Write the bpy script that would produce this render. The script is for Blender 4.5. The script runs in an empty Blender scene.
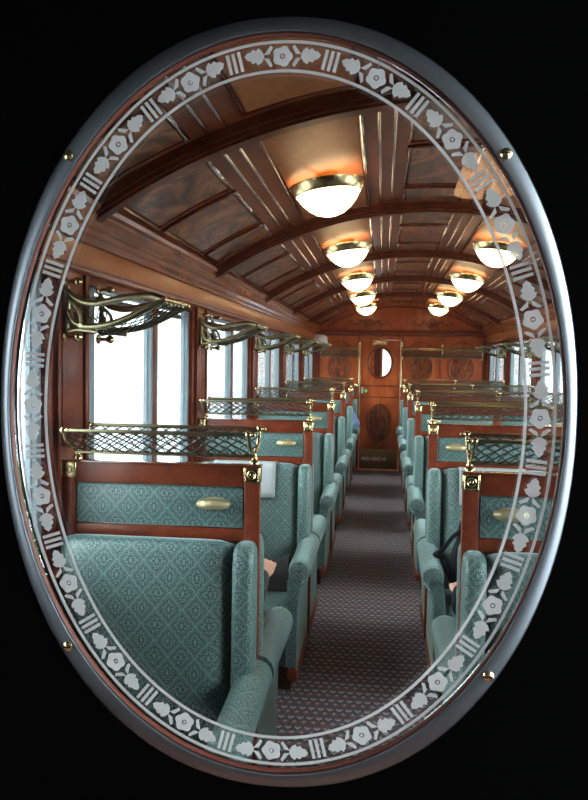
import bpy, bmesh, math, random
from mathutils import Vector, Matrix
random.seed(7)
S = bpy.context.scene
COL = S.collection
PI = math.pi
rad = math.radians

# ------------------------------------------------------------------ layout
Y0, P = 2.417, 1.85            # first partition, distance between partitions
XL, XR = -0.387, 0.252         # aisle edges of the partitions
WL, WR = -1.05, 1.52           # inner faces of the side walls
CX = 0.235                     # centre line of the car
ZT = 1.316                     # top of the partitions
YEND = 11.72                   # far end wall
YNEAR = 0.53                   # saloon face of the near end wall
NB = 5
EYE = 1.66

# ------------------------------------------------------------------ materials
class NT:
    def __init__(s, name):
        s.m = bpy.data.materials.new(name); s.m.use_nodes = True
        s.t = s.m.node_tree; s.t.nodes.clear()
        s.out = s.t.nodes.new('ShaderNodeOutputMaterial')
    def n(s, typ, ins=None, **kw):
        nd = s.t.nodes.new(typ)
        for k, v in kw.items(): setattr(nd, k, v)
        for k, v in (ins or {}).items():
            i = nd.inputs[k]
            if isinstance(v, bpy.types.NodeSocket): s.t.links.new(v, i)
            else: i.default_value = v
        return nd
    def math(s, op, a, b=0.0, c=None):
        nd = s.t.nodes.new('ShaderNodeMath'); nd.operation = op
        for i, v in enumerate([a, b] + ([c] if c is not None else [])):
            if isinstance(v, bpy.types.NodeSocket): s.t.links.new(v, nd.inputs[i])
            else: nd.inputs[i].default_value = v
        return nd.outputs[0]
    def mix(s, f, a, b):
        nd = s.t.nodes.new('ShaderNodeMix'); nd.data_type = 'RGBA'
        for i, v in ((0, f), (6, a), (7, b)):
            if isinstance(v, bpy.types.NodeSocket): s.t.links.new(v, nd.inputs[i])
            else: nd.inputs[i].default_value = v if i == 0 else (*v[:3], 1)
        return nd.outputs[2]
    def ramp(s, f, stops):
        nd = s.t.nodes.new('ShaderNodeValToRGB'); s.t.links.new(f, nd.inputs[0])
        e = nd.color_ramp.elements
        while len(e) < len(stops): e.new(0.5)
        for i, (p, c) in enumerate(stops): e[i].position = p; e[i].color = (*c, 1)
        return nd.outputs[0]
    def surf(s, sh): s.t.links.new(sh, s.out.inputs['Surface']); return s.m
    def pbr(s, color, rough=0.5, metal=0.0, bump=None, bumpd=0.002, **kw):
        b = s.n('ShaderNodeBsdfPrincipled')
        for k, v in dict({'Base Color': color, 'Roughness': rough, 'Metallic': metal}, **kw).items():
            if isinstance(v, bpy.types.NodeSocket): s.t.links.new(v, b.inputs[k])
            else: b.inputs[k].default_value = (*v, 1) if isinstance(v, tuple) and len(v) == 3 else v
        if bump is not None:
            bn = s.n('ShaderNodeBump', {'Height': bump, 'Distance': bumpd, 'Strength': 0.6})
            s.t.links.new(bn.outputs[0], b.inputs['Normal'])
        s.surf(b.outputs[0]); return b

def plain(name, c, rough=0.5, metal=0.0, **kw):
    t = NT(name); nz = t.n('ShaderNodeTexNoise', {'Scale': 35.0, 'Detail': 3.0})
    d = tuple(x * 0.82 for x in c)
    t.pbr(t.mix(nz.outputs['Fac'], c, d), rough, metal, **kw); return t.m

def wood(name, a, b, c, sc=(6, 1.2, 6), rough=0.28, coat=0.35, flame=False, spec=.25):
    t = NT(name)
    co = t.n('ShaderNodeTexCoord').outputs['Object']
    oi = t.n('ShaderNodeObjectInfo')
    off = t.n('ShaderNodeVectorMath', {0: co, 1: oi.outputs['Location']}, operation='ADD').outputs[0]
    mp = t.n('ShaderNodeMapping', {'Vector': off, 'Scale': sc}).outputs[0]
    n1 = t.n('ShaderNodeTexNoise', {'Vector': mp, 'Scale': 1.5 if flame else 2.0, 'Detail': 4.0, 'Distortion': 2.6 if flame else 0.4}).outputs['Fac']
    mp2 = t.n('ShaderNodeMapping', {'Vector': off, 'Scale': tuple(x * (5 if flame else 9) for x in sc)}).outputs[0]
    n2 = t.n('ShaderNodeTexNoise', {'Vector': mp2, 'Scale': 2.0, 'Detail': 5.0, 'Distortion': 2.2 if flame else 0.6}).outputs['Fac']
    f = t.math('ADD', t.math('MULTIPLY', n1, 0.72), t.math('MULTIPLY', n2, 0.28))
    colr = t.ramp(f, [(0.36, a), (0.5, b), (0.62, c)] if flame else [(0.3, a), (0.5, b), (0.66, c)])
    t.pbr(colr, rough, **{'Coat Weight': coat, 'Coat Roughness': 0.12, 'Specular IOR Level': spec}); return t.m

M = {}
M['wood'] = wood('mahogany', (.13, .024, .008), (.21, .042, .013), (.29, .066, .021), coat=.05)
M['trim_wood'] = wood('mahogany_trim', (.105, .018, .0065), (.17, .031, .0105), (.23, .046, .0165), rough=.36, coat=.05)
M['polish'] = wood('polished_mahogany', (.10, .019, .008), (.165, .034, .013), (.22, .05, .019), rough=.12, coat=1.0, spec=.5)
M['ceil_wood'] = wood('ceiling_mahogany', (.12, .026, .009), (.21, .05, .016), (.31, .085, .028), rough=.32, coat=.15)
M['rib_wood'] = wood('rib_mahogany', (.085, .017, .006), (.14, .030, .010), (.20, .048, .016), rough=.33, coat=.08)
M['flame'] = wood('flame_mahogany', (.03, .010, .005), (.20, .058, .019), (.42, .15, .05), sc=(3.2, 2.0, 3.2), rough=.28, coat=.2, flame=True)
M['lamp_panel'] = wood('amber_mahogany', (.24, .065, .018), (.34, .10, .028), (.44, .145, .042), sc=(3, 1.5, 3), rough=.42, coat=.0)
M['cornice'] = wood('cornice_mahogany', (.22, .055, .016), (.32, .085, .025), (.42, .13, .04), rough=.26, coat=.35)
M['fascia'] = wood('honey_mahogany', (.36, .10, .03), (.46, .14, .044), (.55, .185, .06), rough=.34, coat=.1)
M['door_wood'] = wood('door_mahogany', (.24, .043, .011), (.36, .072, .018), (.46, .108, .027), sc=(5, 5, 1.2), rough=.34, coat=.08)
M['oval_wood'] = wood('oval_flame', (.03, .008, .005), (.13, .03, .011), (.26, .07, .025), sc=(9, 9, 4), flame=True)
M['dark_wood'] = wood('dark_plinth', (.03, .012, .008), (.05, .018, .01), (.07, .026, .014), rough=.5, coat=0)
M['brass'] = plain('polished_brass', (.78, .62, .33), .24, 1.0)
M['old_brass'] = plain('antique_brass', (.42, .38, .22), .3, 1.0)
M['satin_brass'] = plain('satin_brass', (.62, .52, .30), .5, .65)
M['kick_brass'] = plain('worn_kick_brass', (.30, .20, .085), .5, .8)
M['net'] = plain('dark_brass_net', (.10, .095, .06), .5, .6)
M['net_bright'] = plain('brass_net', (.055, .06, .045), .5, .6)
M['steel'] = plain('window_sash_metal', (.25, .30, .33), .5, .1)
M['white_cloth'] = plain('white_linen', (.46, .49, .49), .9)
M['black_paint'] = plain('black_door_paint', (.0008, .0007, .0007), .8, **{'Specular IOR Level': .015})
M['lobby'] = plain('vestibule_panelling', (.010, .006, .005), .7)
M['lobby_floor'] = plain('vestibule_floor', (.5, .19, .12), .7)
M['skin'] = plain('skin', (.60, .33, .24), .5)
M['jacket'] = plain('dark_jacket', (.03, .035, .038), .85)
M['black_cloth'] = plain('black_cloth', (.006, .0065, .009), .8, **{'Specular IOR Level': .15})
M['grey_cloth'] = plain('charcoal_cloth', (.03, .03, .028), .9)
M['denim'] = plain('denim', (.12, .19, .34), .9)
M['hair'] = plain('brown_hair', (.06, .035, .02), .6)
M['shoe'] = plain('shoe_leather', (.02, .017, .015), .4)
M['eye'] = plain('eye_white', (.7, .7, .68), .3)
M['iris'] = plain('eye_iris', (.05, .035, .02), .2)
M['lip'] = plain('lips', (.5, .2, .16), .5)
M['pale'] = plain('pale_plastic', (.7, .72, .6), .4)
M['green'] = plain('green_lock', (.10, .45, .14), .4)
M['felt'] = plain('white_felt', (.85, .80, .78), .9)
M['pink'] = plain('pink_enamel', (.85, .38, .35), .5)
M['whitepaint'] = plain('white_enamel', (.85, .82, .8), .5)
M['platform'] = plain('pale_paving', (.55, .56, .57), .9)
M['render'] = plain('pale_render', (.62, .64, .68), .9)
M['roof'] = plain('grey_roof', (.3, .31, .34), .8)
M['leaf'] = plain('tree_leaves', (.14, .34, .08), .8)
M['bark'] = plain('bark', (.12, .08, .05), .9)
M['frame'] = plain('bronze_oval_frame', (.26, .285, .31), .36, 1.0)
M['bezel'] = plain('reddish_bezel', (.13, .035, .022), .4, .1)
M['blind'] = plain('blind_bar', (.03, .04, .06), .5)

def damask():
    t = NT('teal_damask')
    uv = t.n('ShaderNodeTexCoord').outputs['UV']
    wob = t.n('ShaderNodeTexNoise', {'Vector': uv, 'Scale': 55.0, 'Detail': 1.0})
    uvw = t.n('ShaderNodeVectorMath', {0: wob.outputs['Color'], 1: (.008, .008, 0)}, operation='MULTIPLY').outputs[0]
    uvd = t.n('ShaderNodeVectorMath', {0: uv, 1: uvw}, operation='ADD').outputs[0]
    sp = t.n('ShaderNodeSeparateXYZ', {0: uvd})
    fx = t.math('ABSOLUTE', t.math('SUBTRACT', t.math('FRACT', t.math('MULTIPLY', sp.outputs[0], 1 / .086)), .5))
    fy = t.math('ABSOLUTE', t.math('SUBTRACT', t.math('FRACT', t.math('MULTIPLY', sp.outputs[1], 1 / .098)), .5))
    # scalloped sides: bend the diamond into an ogee
    wv = t.math('MULTIPLY', t.math('SINE', t.math('MULTIPLY', t.math('SUBTRACT', fx, fy), 18.85)), .022)
    m = t.math('ADD', t.math('ADD', fx, fy), wv)
    n = t.math('MINIMUM', m, t.math('SUBTRACT', 1.0, m))
    def band(v, c, w): return t.math('LESS_THAN', t.math('ABSOLUTE', t.math('SUBTRACT', v, c)), w)
    line = band(m, .5, .035)
    line2 = t.math('MULTIPLY', band(n, .405, .018), .7)
    flower = band(t.math('ADD', n, t.math('MULTIPLY', t.math('SINE', t.math('MULTIPLY', t.math('SUBTRACT', fx, fy), 44.0)), .06)), .24, .042)
    eye = t.math('MULTIPLY', t.math('LESS_THAN', n, .085), .9)
    pat = t.math('MAXIMUM', t.math('MAXIMUM', line, line2), t.math('MAXIMUM', flower, eye))
    fine = t.n('ShaderNodeTexNoise', {'Vector': uv, 'Scale': 420.0, 'Detail': 2.0}).outputs['Fac']
    pat = t.math('MULTIPLY', pat, t.math('ADD', .45, t.math('MULTIPLY', fine, .9)))
    colr = t.mix(pat, (.045, .092, .084), (.19, .32, .295))
    t.pbr(colr, .48, bump=pat, bumpd=.0012, **{'Sheen Weight': .9, 'Sheen Roughness': .3, 'Specular IOR Level': .75, 'Sheen Tint': (.72, .97, .98, 1)})
    return t.m
M['damask'] = damask()

def carpet():
    t = NT('patterned_carpet')
    co = t.n('ShaderNodeTexCoord').outputs['Object']
    sp = t.n('ShaderNodeSeparateXYZ', {0: co})
    U = t.math('MULTIPLY', sp.outputs[0], 1 / .044); V = t.math('MULTIPLY', sp.outputs[1], 1 / .050)
    row = t.math('FLOOR', V)
    U = t.math('ADD', U, t.math('MULTIPLY', row, .5))
    ci = t.math('FLOOR', U)
    fx = t.math('ABSOLUTE', t.math('SUBTRACT', t.math('FRACT', U), .5))
    fy = t.math('SUBTRACT', t.math('FRACT', V), .5)
    afy = t.math('ABSOLUTE', fy)
    chev = t.math('LESS_THAN', t.math('ABSOLUTE', t.math('ADD', t.math('SUBTRACT', fy, t.math('MULTIPLY', fx, 1.1)), .12)), .14)
    chev = t.math('MULTIPLY', chev, t.math('LESS_THAN', fx, .33))
    dot = t.math('LESS_THAN', t.math('ADD', fx, t.math('ABSOLUTE', t.math('SUBTRACT', fy, .30))), .2)
    odd = t.math('FLOORED_MODULO', row, 2.0)
    c1 = t.mix(odd, (.26, .04, .055), (.30, .34, .36))
    c2 = t.mix(odd, (.28, .32, .33), (.26, .045, .06))
    nz = t.n('ShaderNodeTexNoise', {'Vector': co, 'Scale': 900.0, 'Detail': 1.0}).outputs['Fac']
    base = t.mix(nz, (.013, .006, .010), (.034, .015, .022))
    c = t.mix(chev, base, c1); c = t.mix(dot, c, c2)
    t.pbr(c, .95, bump=nz, bumpd=.002, **{'Sheen Weight': .25})
    return t.m
M['carpet'] = carpet()

def glass(name, refl=1.6):
    t = NT(name)
    bf = t.n('ShaderNodeNewGeometry').outputs['Backfacing']
    fr = t.n('ShaderNodeFresnel', {'IOR': t.math('ADD', 1.45, t.math('MULTIPLY', bf, 1/1.45 - 1.45))}).outputs[0]
    f = t.math('MULTIPLY', fr, refl)
    tr = t.n('ShaderNodeBsdfTransparent', {'Color': (.97, .985, .98, 1)})
    gl = t.n('ShaderNodeBsdfGlossy', {'Roughness': 0.0, 'Color': (1, 1, 1, 1)})
    mx = t.n('ShaderNodeMixShader', {0: f, 1: tr.outputs[0], 2: gl.outputs[0]})
    t.surf(mx.outputs[0]); return t.m
M['glass'] = glass('window_glass')

def etch():
    t = NT('etched_frosted_glass')
    d = t.n('ShaderNodeBsdfDiffuse', {'Color': (.93, .93, .93, 1)})
    tl = t.n('ShaderNodeBsdfTranslucent', {'Color': (.98, .98, .98, 1)})
    tp = t.n('ShaderNodeBsdfTransparent', {'Color': (1, 1, 1, 1)})
    a = t.n('ShaderNodeMixShader', {0: .88, 1: d.outputs[0], 2: tl.outputs[0]})
    nz = t.n('ShaderNodeTexNoise', {'Scale': 900.0}).outputs['Fac']
    b = t.n('ShaderNodeMixShader', {0: t.math('ADD', .68, t.math('MULTIPLY', nz, .12)), 1: tp.outputs[0], 2: a.outputs[0]})
    t.surf(b.outputs[0]); return t.m
M['etch'] = etch()

def emit(name, c, s):
    t = NT(name); e = t.n('ShaderNodeEmission', {'Color': (*c, 1), 'Strength': s}); return t.surf(e.outputs[0])
M['lamp'] = emit('lit_opal_glass', (1.0, .72, .40), 8.0)
M['shade'] = emit('lit_lamp_shade', (1.0, .52, .24), 4.0)

# ------------------------------------------------------------------ mesh building
class MB:
    def __init__(s): s.v = []; s.f = []
    def add(s, vs, fs, mat=None):
        b = len(s.v)
        s.v += [tuple(mat @ Vector(v)) if mat else tuple(v) for v in vs]
        s.f += [tuple(i + b for i in f) for f in fs]; return s
    def frombm(s, bm):
        bm.verts.ensure_lookup_table(); bm.verts.index_update()
        s.add([v.co.copy() for v in bm.verts], [[v.index for v in f.verts] for f in bm.faces]); bm.free(); return s
    def box(s, x0, x1, y0, y1, z0, z1, bev=0.0, seg=2):
        x0, x1 = sorted((x0, x1)); y0, y1 = sorted((y0, y1)); z0, z1 = sorted((z0, z1))
        if bev <= 0:
            v = [(x, y, z) for z in (z0, z1) for y in (y0, y1) for x in (x0, x1)]
            return s.add(v, [(0, 2, 3, 1), (4, 5, 7, 6), (0, 1, 5, 4), (2, 6, 7, 3), (0, 4, 6, 2), (1, 3, 7, 5)])
        bm = bmesh.new()
        bmesh.ops.create_cube(bm, size=1.0, matrix=Matrix.Translation(((x0+x1)/2, (y0+y1)/2, (z0+z1)/2)) @ Matrix.Diagonal((x1-x0, y1-y0, z1-z0, 1)))
        bmesh.ops.bevel(bm, geom=bm.edges[:], offset=min(bev, (x1-x0)*.49, (y1-y0)*.49, (z1-z0)*.49), segments=seg, affect='EDGES', profile=.5)
        return s.frombm(bm)
    def tube(s, pts, r, n=8, closed=False, caps=True):
        pts = [Vector(p) for p in pts]; k = len(pts)
        rr = r if isinstance(r, (list, tuple)) else [r] * k
        t0 = None; up = Vector((0, 0, 1)); rings = []
        for i, p in enumerate(pts):
            a = pts[(i - 1) % k] if (closed or i > 0) else p
            b = pts[(i + 1) % k] if (closed or i < k - 1) else p
            t = (b - a).normalized() if (b - a).length > 1e-9 else Vector((0, 0, 1))
            if t0 is None:
                ref = up if abs(t.z) < .95 else Vector((1, 0, 0))
                u = t.cross(ref).normalized()
            else:
                u = (u - t * u.dot(t))
                u = u.normalized() if u.length > 1e-6 else t.orthogonal().normalized()
            t0 = t; w = t.cross(u)
            rings.append([p + (u * math.cos(2*PI*j/n) + w * math.sin(2*PI*j/n)) * rr[i] for j in range(n)])
        vs = [q for g in rings for q in g]; fs = []
        for i in range(k if closed else k - 1):
            i2 = (i + 1) % k
            for j in range(n):
                j2 = (j + 1) % n
                fs.append((i*n+j, i2*n+j, i2*n+j2, i*n+j2))
        if caps and not closed:
            fs.append(tuple(range(n - 1, -1, -1))[::-1]); fs.append(tuple((k-1)*n + j for j in range(n)))
        return s.add(vs, fs)
    def lathe(s, prof, n=24, mat=None, a0=0, a1=2*PI):
        full = abs(a1 - a0 - 2*PI) < 1e-6; vs = []; fs = []
        m = n if full else n + 1
        for (r, z) in prof:
            for j in range(m):
                a = a0 + (a1 - a0) * j / n
                vs.append((r*math.cos(a), r*math.sin(a), z))
        for i in range(len(prof) - 1):
            for j in range(n):
                j2 = (j + 1) % m
                fs.append((i*m+j, i*m+j2, (i+1)*m+j2, (i+1)*m+j))
        return s.add(vs, fs, mat)
    def ball(s, c, r, n=10, sc=(1, 1, 1), mat=None):
        prof = [(max(1e-4, math.sin(PI*i/n)), -math.cos(PI*i/n)) for i in range(n + 1)]
        m = Matrix.Translation(c) @ (mat or Matrix.Identity(4)) @ Matrix.Diagonal((r*sc[0], r*sc[1], r*sc[2], 1))
        return s.lathe(prof, max(8, n + 4), m)
    def prism(s, poly, lo, hi, axis='y', smoothcap=0):
        # poly in the two other axes: x-axis -> (y,z); y-axis -> (x,z); z-axis -> (x,y)
        def mk(a, b, h): return {'x': (h, a, b), 'y': (a, h, b), 'z': (a, b, h)}[axis]
        n = len(poly)
        vs = [mk(a, b, lo) for a, b in poly] + [mk(a, b, hi) for a, b in poly]
        fs = [tuple(range(n)), tuple(range(2*n - 1, n - 1, -1))] + [(i, (i+1) % n, n+(i+1) % n, n+i) for i in range(n)]
        return s.add(vs, fs)
    def grid(s, fn, nu, nv, closed_u=False):
        vs = [fn(i / nu, j / nv) for j in range(nv + 1) for i in range(nu + 1)]
        fs = [(j*(nu+1)+i, j*(nu+1)+i+1, (j+1)*(nu+1)+i+1, (j+1)*(nu+1)+i) for j in range(nv) for i in range(nu)]
        return s.add(vs, fs)
    def build(s, name, m, parent=None, loc=None, smooth=35, sharp=True, weld=False):
        me = bpy.data.meshes.new(name); me.from_pydata([tuple(v) for v in s.v], [], s.f); 
        bm = bmesh.new(); bm.from_mesh(me)
        if weld: bmesh.ops.remove_doubles(bm, verts=bm.verts[:], dist=1e-5)
        bmesh.ops.recalc_face_normals(bm, faces=bm.faces[:])
        uv = bm.loops.layers.uv.new('UVMap')
        for f in bm.faces:
            n = f.normal; ax = max(range(3), key=lambda i: abs(n[i]))
            for l in f.loops:
                c = l.vert.co
                l[uv].uv = ((c.y, c.z), (c.x, c.z), (c.x, c.y))[ax]
        bm.to_mesh(me); bm.free()
        me.materials.append(m if not isinstance(m, str) else M[m])
        if smooth:
            me.polygons.foreach_set('use_smooth', [True] * len(me.polygons))
            me.set_sharp_from_angle(angle=rad(smooth))
        o = bpy.data.objects.new(name, me); COL.objects.link(o)
        if parent: o.parent = parent
        if loc: o.location = loc
        return o

def tag(o, label=None, cat=None, group=None, kind=None):
    for k, v in (('label', label), ('category', cat), ('group', group), ('kind', kind)):
        if v: o[k] = v
    return o
def thing(name, loc, label, cat, group=None):
    o = bpy.data.objects.new(name, None); COL.objects.link(o); o.location = loc; o.empty_display_size = .1
    return tag(o, label, cat, group)
def kids(o): return [c for c in bpy.data.objects if c.parent == o]
def dup(o, loc, label, parent=None):
    def rec(src, par):
        c = src.copy(); COL.objects.link(c)
        if par: c.parent = par
        for ch in CH.get(src.name, []): rec(ch, c)
        return c
    CH = {}
    for q in bpy.data.objects:
        if q.parent: CH.setdefault(q.parent.name, []).append(q)
    r = rec(o, None); r.location = loc; r['label'] = label
    return r
def struct(o): o['kind'] = 'structure'; return o
def ell(a, b, n, cx=0, cz=0): return [(cx + a*math.cos(2*PI*i/n), cz + b*math.sin(2*PI*i/n)) for i in range(n)]
def smoothpath(pts, sub=6):
    pts = [Vector(p) for p in pts]; out = []
    for i in range(len(pts) - 1):
        p0 = pts[max(i-1, 0)]; p1 = pts[i]; p2 = pts[i+1]; p3 = pts[min(i+2, len(pts)-1)]
        for k in range(sub):
            t = k / sub
            out.append(.5 * ((2*p1) + (p2-p0)*t + (2*p0-5*p1+4*p2-p3)*t*t + (3*p1-p0-3*p2+p3)*t**3))
    out.append(pts[-1]); return out
def net(mb, fn, nu, nv, r, n=4, seg=None):
    """diamond wire net over surface fn(u,v); nu cells along u, nv along v"""
    for d in (1, -1):
        for i in range(-nv, nu + nv):
            pts = []
            K = nv * 2
            for k in range(K + 1):
                v = k / K
                u = (i + (k * .5) * d) / nu
                if -1e-6 <= u <= 1 + 1e-6:
                    pts.append(fn(min(1, max(0, u)), v))
            if len(pts) > 1: mb.tube(pts, r, n, caps=False)

# ------------------------------------------------------------------ camera
f_px, yaw, pit, rol = 770.30, 0.1154175, 0.0524613, 0.0154212
fw = Vector((-math.sin(yaw)*math.cos(pit), math.cos(yaw)*math.cos(pit), -math.sin(pit)))
r_ = Vector((math.cos(yaw), math.sin(yaw), 0)); u_ = r_.cross(fw)
r2 = r_*math.cos(rol) + u_*math.sin(rol); u2 = -r_*math.sin(rol) + u_*math.cos(rol)
cam = bpy.data.cameras.new('camera'); co = bpy.data.objects.new('camera', cam); COL.objects.link(co)
cam.sensor_fit = 'VERTICAL'; cam.sensor_height = 24; cam.lens = 24 * f_px / 800
cam.clip_start = .02; cam.clip_end = 200
m = Matrix((r2, u2, -fw)).transposed().to_4x4(); m.translation = (0, 0, EYE); co.matrix_world = m
S.camera = co

# ------------------------------------------------------------------ room shell
YB = Y0 - P                     # partition -1 (at the near wall, out of sight)
wins = [(YB + .213 + P*k, YB + 1.805 + P*k) for k in range(6)]     # window openings along the car
WZ0, WZ1 = .98, 1.945
wins[0] = (1.70, wins[0][1])  # first left window made narrower to keep light off the nearest left seat
WINS = {-1: wins, 1: [(YB + .35, YB + 1.805)] + wins[1:]}
def side_wall(name, x, sgn):
    mb = MB(); xo = x + sgn*.066; wins = WINS[sgn]
    mb.box(x, xo, YNEAR, YEND, 0, WZ0); mb.box(x, xo, YNEAR, YEND, WZ1, 2.40)
    ys = [YNEAR] + [t for w in wins for t in w] + [YEND]
    for i in range(0, len(ys), 2): mb.box(x, xo, ys[i], ys[i+1], WZ0, WZ1)
    w = struct(mb.build(name, 'wood', smooth=0))
    pb = MB()                   # raised edges of the pilasters between the windows
    for k in range(7):
        yc = YB + .084 + P*k
        if yc < YNEAR + .12 or yc > YEND - .15: continue
        for dy in (-.127, .102): pb.box(x - sgn*.012, x, yc + dy, yc + dy + .025, WZ0, WZ1, .004)
        pb.box(x - sgn*.008, x, yc - .085, yc + .085, 1.36, 1.90, .006)
    pb.build('pilaster_moulding', 'trim_wood', w)
    sb = MB(); sb.box(x - sgn*.035, x + sgn*.02, YNEAR, YEND, WZ0 - .03, WZ0, .008); sb.build('window_ledge', 'trim_wood', w)
    return w
side_wall('wall_left', WL, -1); side_wall('wall_right', WR, 1)

def window(idx, x, sgn, y0, y1):
    fr = MB(); d0, d1 = x + sgn*.004, x + sgn*.066
    for a, b in ((y0, y0 + .045), (y1 - .045, y1)): fr.box(d0, d1, a, b, WZ0, WZ1, .004)
    fr.box(d0, d1, y0 + .045, y1 - .045, WZ1 - .03, WZ1, .004); fr.box(d0, d1, y0 + .045, y1 - .045, WZ0, WZ0 + .035, .004)
    ym = y0 + .905; hm = .026
    w = struct(fr.build('window_%d' % idx, 'trim_wood'))
    mu = MB(); mu.box(x + sgn*.020, d1, ym - hm, ym + hm, WZ0 + .035, WZ1 - .03, .006); mu.build('mullion', 'trim_wood', w)
    for a, b, wl, wr in ((y0 + .045, ym - hm, .12, .032), (ym + hm, y1 - .045, .03, .042)):
        sa = MB(); e0, e1 = x + sgn*.022, x + sgn*.06; z0, z1 = WZ0 + .035, WZ1 - .03
        for q, t, f in ((a, a + wl, 1), (b - wr, b, -1)):
            n = max(1, int(abs(t - q)/.042)); st = (t - q)/n
            for i in range(n): sa.box(e0 + sgn*.006*(i % 2), e1, q + st*i + .004, q + st*(i + 1) - .004, z0, z1, .006)
            sa.box(e0 + sgn*.02, e1, q, t, z0, z1)
        sa.box(e0, e1, a, b, z0, z0 + .025, .004); sa.box(e0, e1, a, b, z1 - .014, z1, .004)
        s_ = sa.build('sash', 'steel', w)
        g = MB(); g.box(x + sgn*.046, x + sgn*.049, a, b, z0, z1); g.build('pane', 'glass', s_, smooth=0)
    bb = MB(); bb.box(x + sgn*.062, x + sgn*.075, y0 + .045, y1 - .045, WZ1 - .075, WZ1 - .05, .004); bb.build('blind_bar', 'blind', w)
for i, (a, b) in enumerate(wins): window(i + 1, WL, -1, a, b)
for i, (a, b) in enumerate(WINS[1]): window(i + 7, WR, 1, a, b)

fl = MB(); fl.box(WL - .1, WR + .1, .51, YEND, -.06, 0); struct(fl.build('floor', 'carpet', smooth=0))

# cornice: fascia and mouldings above the windows
def cornice(name, x, sgn):
    s = -sgn
    fa = MB(); fa.box(x, x + s*.03, YNEAR, YEND, WZ1 + .005, 2.045, .004)
    t = struct(fa.build(name, 'fascia'))
    pr = [(0, 2.045), (.045, 2.045), (.05, 2.055), (.046, 2.066), (.058, 2.072), (.066, 2.088), (.06, 2.098), (.074, 2.104), (.092, 2.13), (.088, 2.142), (.105, 2.15), (.11, 2.165), (.10, 2.18), (0, 2.2)]
    mb = MB(); mb.prism([(x + s*a, z) for a, z in pr], YNEAR, YEND, 'y'); mb.build('cornice_moulding', 'cornice', t, smooth=25)
    st = MB(); st.box(x + s*.03, x + s*.037, YNEAR, YEND, 1.957, 1.967, .002); st.build('fascia_bead', 'trim_wood', t)
cornice('trim_1', WL, -1); cornice('trim_2', WR, 1)

# barrel ceiling
RC, ZC = 2.2, .34
def cz(o, d=0.0): r = RC - d; return ZC + math.sqrt(max(0, r*r - o*o))
OM = 1.285
def arc_slab(mb, o0, o1, y0, y1, d0, d1, n=10):
    """curved slab hugging the ceiling between depth d0 and d1 below it"""
    pl = []
    for i in range(n + 1): o = o0 + (o1 - o0)*i/n; pl.append((CX + o, cz(o, d0)))
    for i in range(n, -1, -1): o = o0 + (o1 - o0)*i/n; pl.append((CX + o, cz(o, d1)))
    for i in range(n):
        q = [pl[i], pl[i+1], pl[2*n - i], pl[2*n + 1 - i]]
        mb.add([(a, y0, b) for a, b in q] + [(a, y1, b) for a, b in q],
               [(0, 1, 2, 3), (7, 6, 5, 4), (0, 4, 5, 1), (2, 6, 7, 3)] + ([(3, 7, 4, 0)] if i == 0 else []) + ([(1, 5, 6, 2)] if i == n-1 else []))
cb = MB(); arc_slab(cb, -OM, OM, YNEAR, YEND, -.03, 0, 40)
ceil = struct(cb.build('ceiling', 'ceil_wood', smooth=30, weld=True))
ribs = [YB + .12 + P*k for k in range(6)]
for y in ribs:
    if y < YNEAR: continue
    rb = MB()
    arc_slab(rb, -1.235, 1.235, y - .06, y + .06, 0, .03, 36); arc_slab(rb, -1.235, 1.235, y - .045, y + .045, .03, .045, 36); arc_slab(rb, -1.235, 1.235, y - .028, y + .028, .045, .055, 36)
    rb.build('ceiling_rib', 'rib_wood', ceil, smooth=30, weld=True)
def bead_ring(mb, o0, o1, y0, y1, r, d=.006):
    n = 8; pts = []
    for i in range(n + 1): o = o0 + (o1-o0)*i/n; pts.append((CX + o, y0, cz(o, d)))
    for i in range(n + 1): o = o1 + (o0-o1)*i/n; pts.append((CX + o, y1, cz(o, d)))
    mb.tube(pts, r, 6, closed=True)
spans = [(-.13, -.13)]
for k in range(6):
    ya, yb = ribs[k] + .06, (ribs[k+1] - .06 if k < 5 else YEND - .05)
    L = yb - ya
    if ya > YEND - .3: continue
    thirds = [(ya + .06, ya + .06 + .27*L), (ya + .06 + .315*L, ya + .74*L), (ya + .785*L, yb - .05)]
    cols = [(-1.172, -.868, thirds), (.868, 1.172, thirds), (-.15, .15, thirds), (-.687, -.335, [(ya + .06, yb - .06)]), (.335, .687, [(ya + .06, yb - .06)])]
    for o0, o1, ys in cols:
        for a, b in ys:
            pb = MB(); arc_slab(pb, o0 + .012, o1 - .012, a + .012, b - .012, 0, .008, 8)
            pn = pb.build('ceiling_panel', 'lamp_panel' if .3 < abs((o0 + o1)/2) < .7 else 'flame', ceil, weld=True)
            rb = MB(); bead_ring(rb, o0, o1, a, b, .0085); rb.build('panel_bead', 'polish', pn, smooth=60)
    bd = MB()
    for o in (-1.231, -.81, -.757, -.27, -.212, .212, .27, .757, .81, 1.231):
        bd.tube([(CX + o, ya, cz(o, .004)), (CX + o, yb, cz(o, .004))], .0075, 8)
    bd.build('ceiling_bead', 'polish', ceil, smooth=60)

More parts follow.
